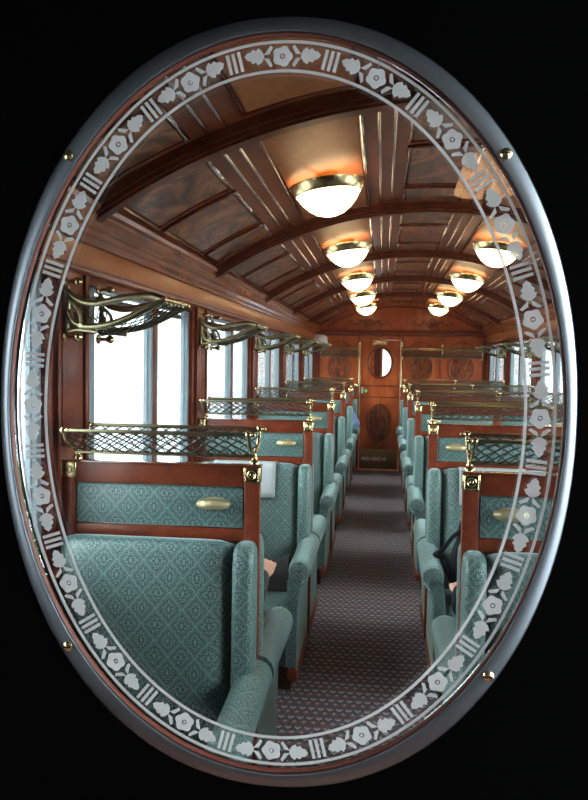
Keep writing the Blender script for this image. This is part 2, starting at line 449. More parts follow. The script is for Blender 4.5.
# ------------------------------------------------------------------ far end wall and door
def oval_hole_panel(mb, x0, x1, z0, z1, cx, cz_, a, b, y0, y1, n=48):
    """slab with an elliptical hole: each sector quad from the hole to the rectangle"""
    inner = []; outer = []
    corners = sorted(math.atan2(zz - cz_, xx - cx) % (2*PI) for xx in (x0, x1) for zz in (z0, z1))
    angs = sorted(set([2*PI*i/n for i in range(n)] + corners))
    for t in angs:
        c, s_ = math.cos(t), math.sin(t)
        k = 1 / math.sqrt((c/a)**2 + (s_/b)**2); inner.append((cx + k*c, cz_ + k*s_))
        ts = []
        if c > 1e-9: ts.append((x1 - cx)/c)
        if c < -1e-9: ts.append((x0 - cx)/c)
        if s_ > 1e-9: ts.append((z1 - cz_)/s_)
        if s_ < -1e-9: ts.append((z0 - cz_)/s_)
        k = min(ts); outer.append((cx + k*c, cz_ + k*s_))
    n = len(angs); vs = []
    for y in (y0, y1): vs += [(p[0], y, p[1]) for p in inner] + [(p[0], y, p[1]) for p in outer]
    fs = []
    for i in range(n):
        j = (i+1) % n
        fs += [(i, j, n+j, n+i), (2*n+i, 3*n+i, 3*n+j, 2*n+j), (i, 2*n+i, 2*n+j, j), (n+i, n+j, 3*n+j, 3*n+i)]
    mb.add(vs, fs)

DX0, DX1, DZ = -.355, .243, 1.975
wb = MB()
wb.box(WL - .1, DX0, YEND, YEND + .08, 0, 2.62); wb.box(DX1, WR + .1, YEND, YEND + .08, 0, 2.62); wb.box(DX0, DX1, YEND, YEND + .08, DZ, 2.62)
wend = struct(wb.build('wall_back', 'door_wood', smooth=0))
hb = MB()   # header rail, panel stiles
hb.box(WL, WR, YEND - .022, YEND, 2.03, 2.065, .006); hb.box(WL, WR, YEND - .035, YEND, 2.065, 2.10, .01); hb.box(WL, WR, YEND - .05, YEND, 2.10, 2.12, .006)
hb.box(WL, DX0 - .05, YEND - .015, YEND, 1.16, 1.20, .004); hb.box(DX1 + .05, WR, YEND - .015, YEND, 1.16, 1.20, .004)
hb.build('end_wall_rail', 'trim_wood', wend)
sb = MB()
for x in (.845, 1.47, .275, -.985, -.385): sb.box(x - .012, x + .012, YEND - .012, YEND, 1.2, 2.03, .004)
sb.build('end_wall_stile', 'trim_wood', wend)
for (x, z, a, b) in ((.555, 1.56, .165, .195), (1.145, 1.56, .18, .195), (-.68, 1.56, .165, .195)):
    pb = MB(); pb.prism(ell(a, b, 48, x, z), YEND - .012, YEND + .001, 'y'); po = pb.build('oval_panel', 'oval_wood', wend)
    rb = MB(); rb.tube([(p[0], YEND - .012, p[1]) for p in ell(a + .004, b + .004, 48, x, z)], .011, 8, True); rb.build('oval_bead', 'trim_wood', po, smooth=60)
    ab = MB(); ab.tube([(x + .24*math.cos(t), YEND - .004, 1.70 + .25*math.sin(t)) for t in [PI*i/24 for i in range(25)]], .007, 6); ab.build('arch_bead', 'trim_wood', po, smooth=60)
# lunette carving above the header
lb = MB()
for sg in (-1, 1):
    x0 = CX + sg*.47
    for rr in (.075, .05, .026): lb.tube([(x0 + rr*math.cos(t), YEND - .006, 2.215 + rr*math.sin(t)) for t in [2*PI*i/28 for i in range(28)]], .008, 6, True)
    lb.ball((x0, YEND, 2.215), .016, 8)
    for s2 in (-1, 1):
        pts = [(x0 + s2*(.08 + .26*t), YEND - .005, 2.19 + .05*math.sin(3.2*t*PI)*(1-t) + .02) for t in [i/20 for i in range(21)]]
        lb.tube(pts, [.011*(1 - .7*i/20) for i in range(21)], 6)
        for q in (.25, .5, .75):
            lb.ball((x0 + s2*(.08 + .26*q), YEND - .003, 2.19 + .05*math.sin(3.2*q*PI)*(1-q) + .045), .02, 6, (1.3, .4, .7))
pts = [(CX + o, YEND - .004, cz(o) - .07) for o in [-1.1 + 2.2*i/40 for i in range(41)]]
lb.tube(pts, .012, 8)
lb.build('carved_ornament', 'ceil_wood', wend, smooth=60)

DXC = (DX0 + DX1)/2
db = MB(); oval_hole_panel(db, DX0 + .004, DX1 - .004, 1.30, DZ - .004, DXC, 1.632, .172, .222, YEND + .012, YEND + .05)
db.box(DX0 + .004, DX1 - .004, YEND + .012, YEND + .05, 0.005, 1.30)
door2 = struct(db.build('door_2', 'door_wood', smooth=30))
rb = MB()
for rr, dd, rad_ in ((.172, .008, .012), (.19, .012, .008)): rb.tube([(p[0], YEND + dd, p[1]) for p in ell(rr, rr + .05, 56, DXC, 1.632)], rad_, 8, True)
rb.build('oval_window_ring', 'trim_wood', door2, smooth=60)
gb = MB(); gb.prism(ell(.174, .224, 48, DXC, 1.632), YEND + .028, YEND + .031, 'y'); gb.build('oval_pane', 'glass', door2)
pb = MB(); pb.prism(ell(.165, .275, 56, DXC, .725), YEND + .002, YEND + .013, 'y'); po = pb.build('oval_panel', 'oval_wood', door2)
rb = MB(); rb.tube([(p[0], YEND + .004, p[1]) for p in ell(.168, .278, 56, DXC, .725)], .011, 8, True); rb.build('oval_bead', 'trim_wood', po, smooth=60)
rb = MB(); rb.box(DX0 + .01, DX1 - .01, YEND + .004, YEND + .013, 1.275, 1.295, .003); rb.box(DX0 + .01, DX1 - .01, YEND + .004, YEND + .013, 1.10, 1.118, .003); rb.build('door_rail', 'trim_wood', door2)
kb = MB(); kb.box(DX0 + .012, DX1 - .012, YEND, YEND + .013, .02, .315, .003); kp = kb.build('kick_plate', 'kick_brass', door2)
eb = MB(); ep = MB()
for i in range(4):
    x = -.255 + i*.085
    for sg in (-1, 1): (eb if (i + sg) % 2 else ep).tube([(x - .036, YEND - .003, .17 - sg*.026), (x + .036, YEND - .003, .17 + sg*.028)], .0105, 6)
for i in range(5):
    x = -.255 + (i - .5)*.085
    (ep if i % 2 else eb).tube([(x - .018, YEND - .003, .17), (x, YEND - .003, .195), (x + .018, YEND - .003, .17), (x, YEND - .003, .145)], .0085, 6, True)
eb.build('kick_plate_motif', 'whitepaint', kp); ep.build('kick_plate_motif', 'pink', kp)
hb = MB(); hb.box(-.335, -.305, YEND - .006, YEND + .013, 1.165, 1.255, .004); hp = hb.build('lock_plate', 'pale', door2)
hb = MB(); hb.tube([(-.265, YEND + .013, 1.205), (-.265, YEND - .03, 1.205)], [.022, .026], 12); hb.build('lock_knob', 'green', door2)
sg_ = MB(); sg_.box(-.172, .032, YEND - .004, YEND + .013, 1.897, 1.965, .004)
sp = tag(sg_.build('door_sign', 'brass'), 'small brass plate above the oval window of the far door', 'sign')
sg_ = MB()
for a, b in ((-.165, -.159), (.019, .025)): sg_.box(a, b, YEND - .007, YEND - .003, 1.903, 1.959)
for a in (1.903, 1.954): sg_.box(-.165, .025, YEND - .007, YEND - .003, a, a + .005)
sg_.build('sign_border', 'old_brass', sp, smooth=0)
for nm, x in (('trim_3', DX0 - .012), ('trim_4', DX1 + .016)):
    tb = MB(); tb.box(x - .011, x + .011, YEND - .02, YEND, 0.01, 1.93, .005); tb.ball((x, YEND - .012, 1.94), .02, 8); struct(tb.build(nm, 'brass'))
# small lobby seen through the far door's oval window, daylight from its side door
lb = MB(); lb.box(-.75, -.70, YEND + .08, YEND + 1.2, 0, 2.3); lb.box(-.75, 1.2, YEND + 1.2, YEND + 1.25, 0, .9); lb.box(-.75, -.02, YEND + 1.2, YEND + 1.25, .9, 2.3)
lb.box(-.75, 1.2, YEND + .08, YEND + 1.25, 2.3, 2.35); lb.box(-.75, 1.2, YEND + .08, YEND + 1.25, -.05, 0); lb.box(.24, 1.2, YEND + 1.2, YEND + 1.25, .9, 2.3); lb.box(-.02, .24, YEND + 1.2, YEND + 1.25, 2.0, 2.3)
lp = MB(); lp.box(-.16, -.05, YEND + 1.1, YEND + 1.15, 0, 2.3); struct(lp.build('trim_5', 'dark_wood', smooth=0))
struct(lb.build('wall_lobby', 'fascia', smooth=0))

# ------------------------------------------------------------------ near end: black door with the oval etched window
OX, OZ, OA, OB = -.0676, EYE - .0335, .1843, .2450
FY = .4855
nb = MB(); oval_hole_panel(nb, -.42, .30, .95, 2.2, OX, OZ, OA - .0012, OB - .0012, FY + .0025, .505, 96)
nb.box(-.42, .30, FY + .0025, .505, 0, .95)
door1 = struct(nb.build('door_1', 'black_paint', smooth=30))
wb = MB(); wb.box(WL - .1, -.42, FY + .01, YNEAR, 0, 2.62); wb.box(.30, WR + .1, FY + .01, YNEAR, 0, 2.62); wb.box(-.42, .30, FY + .01, YNEAR, 2.2, 2.62)
struct(wb.build('wall_front', 'black_paint', smooth=0))
# frame ring: convex bronze band, then a reddish bezel running down to the glass
def ring(mb, prof, n=128):
    """profile points: (q, y), q = 0 at the outer ellipse, 1 at the inner edge of the band"""
    k = len(prof); vs = []; fs = []
    for i in range(n):
        t = 2*PI*i/n; c, s_ = math.cos(t), math.sin(t)
        for (q, y) in prof: 
            e = .95 + .05*min(1, max(0, q)); sc_, ss_ = math.copysign(abs(c)**e, c), math.copysign(abs(s_)**e, s_)
            g = .0015*(1 - min(1, max(0, q))); vs.append((OX + (OA + g - .0054*q)*sc_, y, OZ + (OB + g - .0080*q)*ss_))
    for i in range(n):
        j = (i+1) % n
        for q in range(k): fs.append((i*k+q, i*k+(q+1) % k, j*k+(q+1) % k, j*k+q))
    mb.add(vs, fs)
GY = .4888
fb = MB(); ring(fb, [(0, FY + .0035), (.0, FY + .0016), (.05, FY + .0010), (.12, FY + .0006), (.9, FY - .0012), (.97, FY - .0010), (1, FY - .0002), (1, FY + .006), (0, FY + .006)])
fo = fb.build('oval_frame', 'frame', door1, smooth=50)
fb = MB(); ring(fb, [(1.03, FY + .0012), (1.10, FY + .0004), (1.18, FY + .0010), (1.25, GY - .001), (1.27, GY), (1.03, GY)])
fb.build('frame_bezel', 'bezel', door1, smooth=50)
gb = MB(); gb.prism(ell(OA - .0060, OB - .0095, 96, OX, OZ), GY, GY + .0035, 'y'); gl = gb.build('oval_glass', 'glass', door1)
for x, z in ((-.2050, 1.789), (-.2055, 1.467), (.0705, 1.786), (.0690, 1.464)):
    sb = MB(); sb.lathe([(.0035, 0), (.0035, .0008), (.0022, .0016), (.0001, .0018)], 14, Matrix.Translation((x, FY - .0018, z)) @ Matrix.Rotation(PI/2, 4, 'X')); so = sb.build('frame_screw', 'brass', fo)
    sb = MB(); sb.box(x - .0026, x + .0026, FY - .0040, FY - .0034, z - .0004, z + .0004); sb.build('screw_slot', 'black_cloth', so, smooth=0)
# etched border: two lines, twenty flower motifs with leaves, triple bars between them
EA, EB = .1640, .2230
N = 20
tab = []; tot = 0; prev = None
for i in range(2001):
    t = 2*PI*i/2000; p = (EA*math.sin(t), EB*math.cos(t))
    if prev: tot += math.hypot(p[0]-prev[0], p[1]-prev[1])
    tab.append((tot, t)); prev = p
def at(s):                      # arc length from the top, clockwise -> point, tangent, outward normal
    s = s % tot
    lo, hi = 0, 2000
    while hi - lo > 1:
        mid = (lo + hi)//2
        if tab[mid][0] <= s: lo = mid
        else: hi = mid
    f = (s - tab[lo][0]) / max(1e-9, tab[hi][0] - tab[lo][0]); t = tab[lo][1] + f*(tab[hi][1] - tab[lo][1])
    p = Vector((EA*math.sin(t), EB*math.cos(t))); tg = Vector((EA*math.cos(t), -EB*math.sin(t))).normalized()
    return p, tg, Vector((-tg.y, tg.x))
EY0, EY1 = GY - .0006, GY - .0002
def band(mb, s0, s1, d0, d1, n):
    loops = []
    for i in range(n + 1):
        p, tg, nm = at(s0 + (s1 - s0)*i/n) if i < n or abs(s1 - s0 - tot) > 1e-6 else at(s0)
        loops.append((p + nm*d0, p + nm*d1))
    for i in range(n):
        a, b = loops[i]; c, d = loops[i+1]
        q = [(OX + v.x, OZ + v.y) for v in (a, c, d, b)]; mb.prism(q, EY0, EY1, 'y')
def poly_local(mb, s, pts):
    p, tg, nm = at(s)
    q = [(OX + p.x + tg.x*a + nm.x*b, OZ + p.y + tg.y*a + nm.y*b) for a, b in pts]; mb.prism(q, EY0, EY1, 'y')
eb = MB()
band(eb, 0, tot, .0080, .0098, 200); band(eb, 0, tot, -.0098, -.0080, 200)
eb.build('etched_line', 'etch', gl, smooth=0)
U = tot / N
leaf = [(0, .0010), (.0014, .0036), (.0038, .0052), (.0050, .0034), (.0070, .0044), (.0086, .0026), (.0104, .0024), (.0124, 0)]
arm = [(.0010, .0010), (-.0034, .0069), (-.0046, .0054), (-.0024, .0014)]
for i in range(N):
    s0 = i*U + .0004
    mb = MB()
    fl_pts = []; K = 40
    for k in range(K):
        t = 2*PI*k/K; rr = .0060*(1 + .09*math.cos(5*t)); fl_pts.append((rr*math.cos(t), rr*math.sin(t)))
    hole = [(.0017*math.cos(2*PI*k/K), .0017*math.sin(2*PI*k/K)) for k in range(K)]
    for k in range(K):
        k2 = (k+1) % K; poly_local(mb, s0, [hole[k], fl_pts[k], fl_pts[k2], hole[k2]])
    poly_local(mb, s0, [(.0009*math.cos(2*PI*k/12), .0009*math.sin(2*PI*k/12)) for k in range(12)])
    for sg in (-1, 1):
        for k in range(len(leaf) - 1):
            (a1, b1), (a2, b2) = leaf[k], leaf[k+1]
            poly_local(mb, s0, [(sg*(.0118 + a1), b1), (sg*(.0118 + a2), b2), (sg*(.0118 + a2), -b2), (sg*(.0118 + a1), -b1)][:4 if b2 else 2] + ([] if b2 else [(sg*(.0118 + a1), -b1)]))
        for q in (-1, 1): poly_local(mb, s0, [(sg*(.0108 + a_), q*b_) for a_, b_ in arm])
    mb.build('etched_flower', 'etch', gl, smooth=0)
    mb = MB()
    for d in (-.0037, 0, .0037): poly_local(mb, s0 + U/2, [(d - .0010, -.0062), (d + .0010, -.0062), (d + .0010, .0062), (d - .0010, .0062)])
    mb.build('etched_bars', 'etch', gl, smooth=0)

# vestibule around the camera: dark panelling, a window in each side door
VX0, VX1, VY, VZ = -1.15, 1.0, -1.3, 2.3
vb = MB(); vb.box(VX0, VX1, VY - .05, VY, 0, VZ); struct(vb.build('wall_vestibule', 'lobby', smooth=0))
for nm, x, d, (a, b), (z0, z1) in (('wall_vestibule_left', VX0, -.05, (-1.05, -.35), (1.2, 1.9)), ('wall_vestibule_right', VX1, .05, (-.95, .22), (.85, 2.25))):
    vb = MB(); vb.box(x, x + d, VY, FY + .01, 0, z0); vb.box(x, x + d, VY, FY + .01, z1, VZ); vb.box(x, x + d, VY, a, z0, z1); vb.box(x, x + d, b, FY + .01, z0, z1)
    struct(vb.build(nm, 'lobby', smooth=0))
vb = MB(); vb.box(VX0, VX1, VY, FY + .01, VZ, VZ + .05); struct(vb.build('ceiling_vestibule', 'lobby', smooth=0))
vb = MB(); vb.box(VX0, VX1, VY, .51, -.06, -.001); struct(vb.build('floor_vestibule', 'lobby_floor', smooth=0))
# warm shaded lamp on the vestibule's rear wall; the photo shows it as a reflection in the oval glass
sl = thing('wall_lamp', (.262, VY + .02, 2.165), 'small warm shaded lamp on the vestibule wall, reflected in the oval glass', 'wall lamp')
b = MB(); b.lathe([(.055, .045), (.085, -.05), (.083, -.05), (.053, .045)], 28, Matrix.Translation((0, .12, 0))); b.build('lamp_shade', 'shade', sl, smooth=60)
b = MB(); b.tube(smoothpath([(0, .0, -.02), (0, .06, -.09), (0, .12, -.06), (0, .12, .02)], 5), .008, 8); b.lathe([(.0001, 0), (.04, 0), (.035, .015), (.0001, .02)], 16, Matrix.Rotation(-PI/2, 4, 'X') @ Matrix.Identity(4)); b.build('wall_bracket', 'brass', sl)
# ------------------------------------------------------------------ ceiling lamps
def make_lamp():
    t = thing('ceiling_lamp', (0, 0, 0), '', 'ceiling lamp', 'two rows of domed ceiling lamps')
    b = MB(); b.lathe([(.0001, .104), (.030, .101), (.060, .090), (.090, .068), (.115, .040), (.134, .008), (.138, -.002), (.134, -.004), (.126, .008), (.108, .036), (.085, .060), (.056, .082), (.028, .093), (.0001, .096)], 40, Matrix.Diagonal((1, 1, -1, 1)))
    b.build('lamp_bowl', 'lamp', t, smooth=60)
    r = MB(); r.lathe([(.136, -.008), (.141, -.005), (.150, .012), (.159, .026), (.162, .034), (.157, .035), (.146, .022), (.137, .004), (.136, -.008)], 44); r.build('brass_rim', 'brass', t, smooth=40)
    t.scale = (1.05, 1.05, 1)
    c = MB()
    c.lathe([(.0001, .060), (.05, .060), (.05, .098), (.0001, .098)], 24)
    for a in range(3):
        t_ = a*2*PI/3; c.tube([(.045*math.cos(t_), .045*math.sin(t_), .066), (.15*math.cos(t_), .15*math.sin(t_), .036)], .005, 6)
    c.build('ceiling_mount', 'brass', t)
    return t
ordn = ['first', 'second', 'third', 'fourth', 'fifth', 'sixth']
lamp0 = make_lamp()
for k in range(NB):
    for o, side in ((-.495, 'left'), (.495, 'right')):
        y = Y0 + .085 + P*(k + .5)
        loc = (CX + o, y, cz(o) - .088)
        rot = math.asin(o / RC)
        lab = 'lit domed opal ceiling lamp with brass rim, %s from the viewer in the %s row' % (ordn[k], side)
        l = lamp0 if (k == 0 and o < 0) else dup(lamp0, loc, lab)
        l.location = loc; l['label'] = lab; l.rotation_euler = (0, rot*.6, 0)

# ------------------------------------------------------------------ partitions
def partition(side, full=True):
    """local frame: u inwards from the aisle, y forward (0 .. .035), z up"""
    s = -1 if side == 'left' else 1
    W = (XL - WL) if s < 0 else (WR - XR)
    T = .035
    def bx(mb, u0, u1, y0, y1, z0, z1, b=.004): return mb.box(s*u0, s*u1, y0, y1, z0, z1, b)
    t = thing('seat_partition', (0, 0, 0), '', 'partition', 'mahogany seat partitions')
    f = MB(); bx(f, 0, .05, 0, T, .10, ZT - .002); bx(f, W - .05, W - .002, 0, T, .10, ZT - .002)
    bx(f, .05, W - .05, 0, T, 1.248, ZT - .002); bx(f, .05, W - .05, 0, T, 1.072, 1.112)
    if s > 0: bx(f, W/2 - .03, W/2 + .03, 0, T, 1.112, 1.248)
    bx(f, .05, W - .05, .012, T - .012, .2, 1.072)
    f.build('frame', 'trim_wood', t)
    c = MB(); bx(c, -.004, W, -.006, T + .006, ZT - .004, ZT + .004, .003); c.build('top_cap', 'polish', t)
    spans = [(.05, W - .05)] if s < 0 else [(.05, W/2 - .03), (W/2 + .03, W - .05)]
    for a, b in spans:
        p = MB(); bx(p, a + .002, b - .002, .004, T - .004, 1.114, 1.247, .008); po = p.build('headrest_panel', 'damask', t)
        n = MB()
        for i in range(int((b - a)/.012)): 
            u = a + .006 + i*.012
            for z in (1.119, 1.242): n.ball((s*u, .003, z), .0026, 4)
        for i in range(10):
            for u in (a + .006, b - .006): n.ball((s*u, .003, 1.126 + i*.0125), .0026, 4)
        n.build('panel_piping', 'damask', po)
    hs = [.147] if s < 0 else [.147, W - .147]
    for u in hs:
        for yy, d in ((.004, -1), (T - .004, 1)):
            h = MB(); pr = ell(.047, .021, 28, s*u, 1.193); h.prism(pr, yy - .002, yy + .004*d, 'y')
            h.tube([(s*u - .04, yy, 1.193), (s*u - .041, yy + d*.016, 1.193), (s*u - .03, yy + d*.022, 1.193), (s*u + .03, yy + d*.022, 1.193), (s*u + .041, yy + d*.016, 1.193), (s*u + .04, yy, 1.193)], [.009, .015, .018, .018, .015, .009], 12)
            h.ball((s*u - .044, yy + d*.006, 1.193), .010, 8); h.ball((s*u + .044, yy + d*.006, 1.193), .010, 8)
            h.build('brass_handle', 'satin_brass', t, smooth=60)
    for u0 in (-.002, W - .053):
        b = MB(); bx(b, u0, u0 + .054, -.004, T + .004, 1.262, ZT + .001, .003)
        for d, yy in ((-1, -.004), (1, T + .004)):
            um = s*(u0 + .027); zm = 1.289
            b.tube([(um + .013*math.cos(2*PI*i/20), yy, zm + .013*math.sin(2*PI*i/20)) for i in range(20)], .0026, 6, True)
            b.ball((um, yy, zm), .0075, 8, (1, .6, 1))
            b.tube([(um - .021, yy, zm - .021), (um + .021, yy, zm - .021), (um + .021, yy, zm + .021), (um - .021, yy, zm + .021)], .0022, 6, True)
        b.build('corner_block', 'brass', t, smooth=50)
    return t
def gallery(side):
    """brass luggage gallery bolted on top of a partition: V brackets, three rails, wire nets"""
    s = -1 if side == 'left' else 1
    W = (XL - WL) if s < 0 else (WR - XR)
    t = thing('luggage_gallery', (0, 0, 0), '', 'luggage rack', 'brass luggage galleries on the partitions')
    ZR, ZB = .108, .030; YF, YR, YM = -.10, .115, .0175
    us = [.02, W - .05] + ([W/2] if s > 0 else [])
    for u in us:
        b = MB(); x = s*u
        b.lathe([(.016, .0), (.016, .006), (.009, .012), (.011, .018), (.006, .024), (.006, .034)], 12, Matrix.Translation((x, YM, .004)))
        for y in (YF, YR):
            b.tube(smoothpath([(x, YM, .02), (x, YM + (y - YM)*.30, .045), (x, YM + (y - YM)*.72, .062), (x, y, ZR)], 4), .0058, 8)
            b.ball((x, y, ZR), .0115, 8); b.ball((x - s*.016, y, ZR), .007, 6)
        b.build('bracket', 'brass', t, smooth=60)
    for y, z, r in ((YF, ZR, .0062), (YR, ZR, .0062), (YF*.16 + YM*.84, .028, .0042), (YR*.2 + YM*.8, .028, .0042)):
        b = MB(); b.tube([(s*.02, y, z), (s*(W - .05), y, z)], r, 8); b.build('rail', 'old_brass', t, smooth=60)
    L = W - .07; nu = int(L/.040)
    for ya, yb in ((YF, YF*.16 + YM*.84), (YR, YR*.2 + YM*.8)):
        b = MB()
        net(b, lambda u, v: (s*(.02 + L*u), ya + (yb - ya)*v, ZR + (.028 - ZR)*v + .004*math.sin(v*PI)), nu, 3, .0023)
        b.build('wire_net', 'net_bright', t, smooth=0)
    return t
part, gal = {}, {}
for side, x in (('left', XL), ('right', XR)):
    part[side] = partition(side); gal[side] = gallery(side)
    for k in range(NB + 1):
        y = Y0 + P*k
        nm = ordn[k] + (' and last' if k == 5 else '')
        lab = 'mahogany seat partition with teal headrest and brass handle, %s from the viewer on the %s' % (nm, side)
        if k == 5: lab = 'mahogany headrest frame fixed to the far end wall, %s of the aisle' % side
        o = part[side] if k == 0 else dup(part[side], (x, y, 0), lab)
        o.location = (x, y, 0); o['label'] = lab
        if k < NB:
            lab = 'brass luggage gallery with wire net on the %s %s partition' % (ordn[k], side)
            o = gal[side] if k == 0 else dup(gal[side], (x, y, ZT + .003), lab)
            o.location = (x, y, ZT + .003); o['label'] = lab

# ------------------------------------------------------------------ seats
def rounded(poly_pts, r, n=5):
    out = []; k = len(poly_pts)
    for i in range(k):
        p = Vector(poly_pts[i]); a = Vector(poly_pts[i-1]); b = Vector(poly_pts[(i+1) % k])
        d1 = (a - p); d2 = (b - p); rr = min(r, d1.length*.45, d2.length*.45)
        p1 = p + d1.normalized()*rr; p2 = p + d2.normalized()*rr
        for j in range(n + 1):
            t = j/n; out.append(tuple(p1*(1-t)**2 + p*2*t*(1-t) + p2*t*t))
    return out
def seat(side, face):
    s = -1 if side == 'left' else 1
    W = (XL - WL) if s < 0 else (WR - XR)
    g = 'teal seats facing the viewer' if face < 0 else 'teal seats facing the far door'
    t = thing('railway_seat', (0, 0, 0), '', 'seat', g)
    nseat = 1 if s < 0 else 2
    X = lambda u: s*u
    Y = lambda d: face*d
    base = MB(); base.box(X(.05), X(W - .03), Y(.02), Y(.52), .12, .335, .01); base.build('seat_base', 'damask', t)
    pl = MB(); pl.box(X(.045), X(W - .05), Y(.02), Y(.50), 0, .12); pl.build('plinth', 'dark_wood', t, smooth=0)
    tr = MB(); tr.box(X(.004), X(.055), Y(.0), Y(.575), .075, .135, .014, 3); tr.build('kick_rail', 'trim_wood', t)
    a0, a1 = .07, W - .02
    w1 = (a1 - a0)/nseat
    for i in range(nseat):
        u0, u1 = a0 + i*w1 + .003, a0 + (i+1)*w1 - .003
        c = MB(); c.box(X(u0), X(u1), Y(.10), Y(.575), .325, .452, .045, 4); c.build('seat_cushion', 'damask', t, smooth=60)
        b = MB(); prof = rounded([(.012, .40), (.16, .40), (.135, .62), (.115, .92), (.095, 1.086), (.012, 1.086)], .05)
        # pillow: cross-sections along u, shrinking at the ends
        secs = []; nn = 14
        cxp = sum(p[0] for p in prof)/len(prof)
        for j in range(nn + 1):
            v = j/nn; e = min(v, 1 - v); k_ = min(1, (e/.10))**.5 if e < .10 else 1
            k_ = .45 + .55*k_
            secs.append([(X(u0 + (u1 - u0)*v), Y(.012 + (p[0] - .012)*k_), p[1] - (1 - k_)*.03*(1 if p[1] > .8 else 0)) for p in prof])
        m_ = len(prof); vs = [p for q in secs for p in q]
        fs = [(j*m_ + i2, j*m_ + (i2+1) % m_, (j+1)*m_ + (i2+1) % m_, (j+1)*m_ + i2) for j in range(nn) for i2 in range(m_)]
        fs += [tuple(range(m_)), tuple(nn*m_ + i2 for i2 in range(m_))]
        b.add(vs, fs); bo = b.build('backrest', 'damask', t, smooth=60)
    # wing bolster on the aisle side
    b = MB(); prof = rounded([(.0, -.006), (.11, .0), (.105, .066), (.0, .07)], .034, 5)   # (d, u)
    vs = []; zs = [.46, .48, .60, .80, 1.02, 1.055, 1.071, 1.077]; ks = [.9, 1, 1, 1, 1, .96, .84, .55]
    for z, k_ in zip(zs, ks):
        for d, u in prof: vs.append((X(.036 + (u - .036)*k_ + .002), Y(.004 + d*k_*(1.0 + .25*(1.08 - z))), z))
    m_ = len(prof)
    fs = [(j*m_ + i, j*m_ + (i+1) % m_, (j+1)*m_ + (i+1) % m_, (j+1)*m_ + i) for j in range(len(zs)-1) for i in range(m_)] + [tuple(range(m_)), tuple((len(zs)-1)*m_ + i for i in range(m_))]
    b.add(vs, fs); b.build('wing_bolster', 'damask', t, smooth=60)
    # rolled arm on the aisle side
    UC, R, ZC_ = .005, .056, .622; F = .56
    b = MB(); n = 20
    pts = [(X(UC + R*math.cos(2*PI*i/n)), ZC_ + R*math.sin(2*PI*i/n)) for i in range(n)]
    ds = [0.0, .1, .25, .42, .52, .545, F]; kk = [1, 1, 1.0, 1.0, 1, .97, .88]; lift = [.012, .012, .006, .0, 0, 0, 0]
    vs = [(X(UC) + (p[0] - X(UC))*k_, Y(d), ZC_ + l_ + (p[1] - ZC_)*k_) for d, k_, l_ in zip(ds, kk, lift) for p in pts]
    fs = [(j*n + i, j*n + (i+1) % n, (j+1)*n + (i+1) % n, (j+1)*n + i) for j in range(len(ds)-1) for i in range(n)] + [tuple(range(n)), tuple((len(ds)-1)*n + i for i in range(n))]
    b.add(vs, fs); b.build('arm_roll', 'damask', t, smooth=60)
    b = MB(); prof = rounded([(.012, .135), (.062, .135), (.07, .40), (.058, .615), (.0, .62), (.004, .585), (.014, .54)], .012, 3)
    b.prism([(X(u), z) for u, z in prof], Y(.0), Y(.548), 'y'); b.build('arm_panel', 'damask', t, smooth=50)
    b = MB()                      # pleated scroll on the front of the arm, with its tapering tail
    K = 48; vs = [(X(UC), Y(F + .004), ZC_)]
    for rr, dd in ((.012, .010), (.034, .009), (.047, .004), (.051, -.008)):
        for i in range(K):
            a = 2*PI*i/K; w = .0032*(1 if i % 2 else -1)*(rr > .02)
            vs.append((X(UC + rr*math.cos(a)), Y(F + dd + w*.9), ZC_ + rr*math.sin(a)))
    fs = [(0, 1 + i, 1 + (i+1) % K) for i in range(K)] + [(1 + j*K + i, 1 + (j+1)*K + i, 1 + (j+1)*K + (i+1) % K, 1 + j*K + (i+1) % K) for j in range(3) for i in range(K)]
    b.add(vs, fs); b.build('arm_scroll', 'damask', t, smooth=25)
    b = MB(); b.prism([(X(u), z) for u, z in rounded([(.014, .14), (.060, .14), (.062, .40), (.048, .60), (-.02, .60), (.012, .5)], .01, 3)], Y(.53), Y(.562), 'y'); b.build('arm_front', 'damask', t, smooth=50)
    b = MB()
    b.tube(smoothpath([(X(.016), Y(.560), .14), (X(.012), Y(.562), .42), (X(-.002), Y(.563), .54), (X(-.040), Y(.562), .585)], 5), .0035, 6)
    b.tube(smoothpath([(X(.060), Y(.560), .14), (X(.064), Y(.562), .42), (X(.056), Y(.562), .57)], 5), .0035, 6)
    b.build('piping_cord', 'damask', t, smooth=60)
    return t
seats = {}
for side, x in (('left', XL), ('right', XR)):
    kind = 'single' if side == 'left' else 'double'
    for face in (-1, 1):
        seats[side, face] = pr_ = seat(side, face); first = True
        for k in range(NB + 1):
            if face > 0 and k == NB: continue
            y = Y0 + P*k + (0 if face < 0 else .035)
            if face < 0:
                lab = 'teal damask %s seat facing the viewer against the %s %s partition' % (kind, ordn[k], side) if k < NB else 'teal %s seat facing the viewer, back to the far end wall, %s of the door' % (kind, side)
            else: lab = 'teal damask %s seat facing the far door, backing onto the %s %s partition' % (kind, ordn[k], side)
            o = pr_ if first else dup(pr_, (x, y, 0), lab)
            first = False; o.location = (x, y, 0); o['label'] = lab

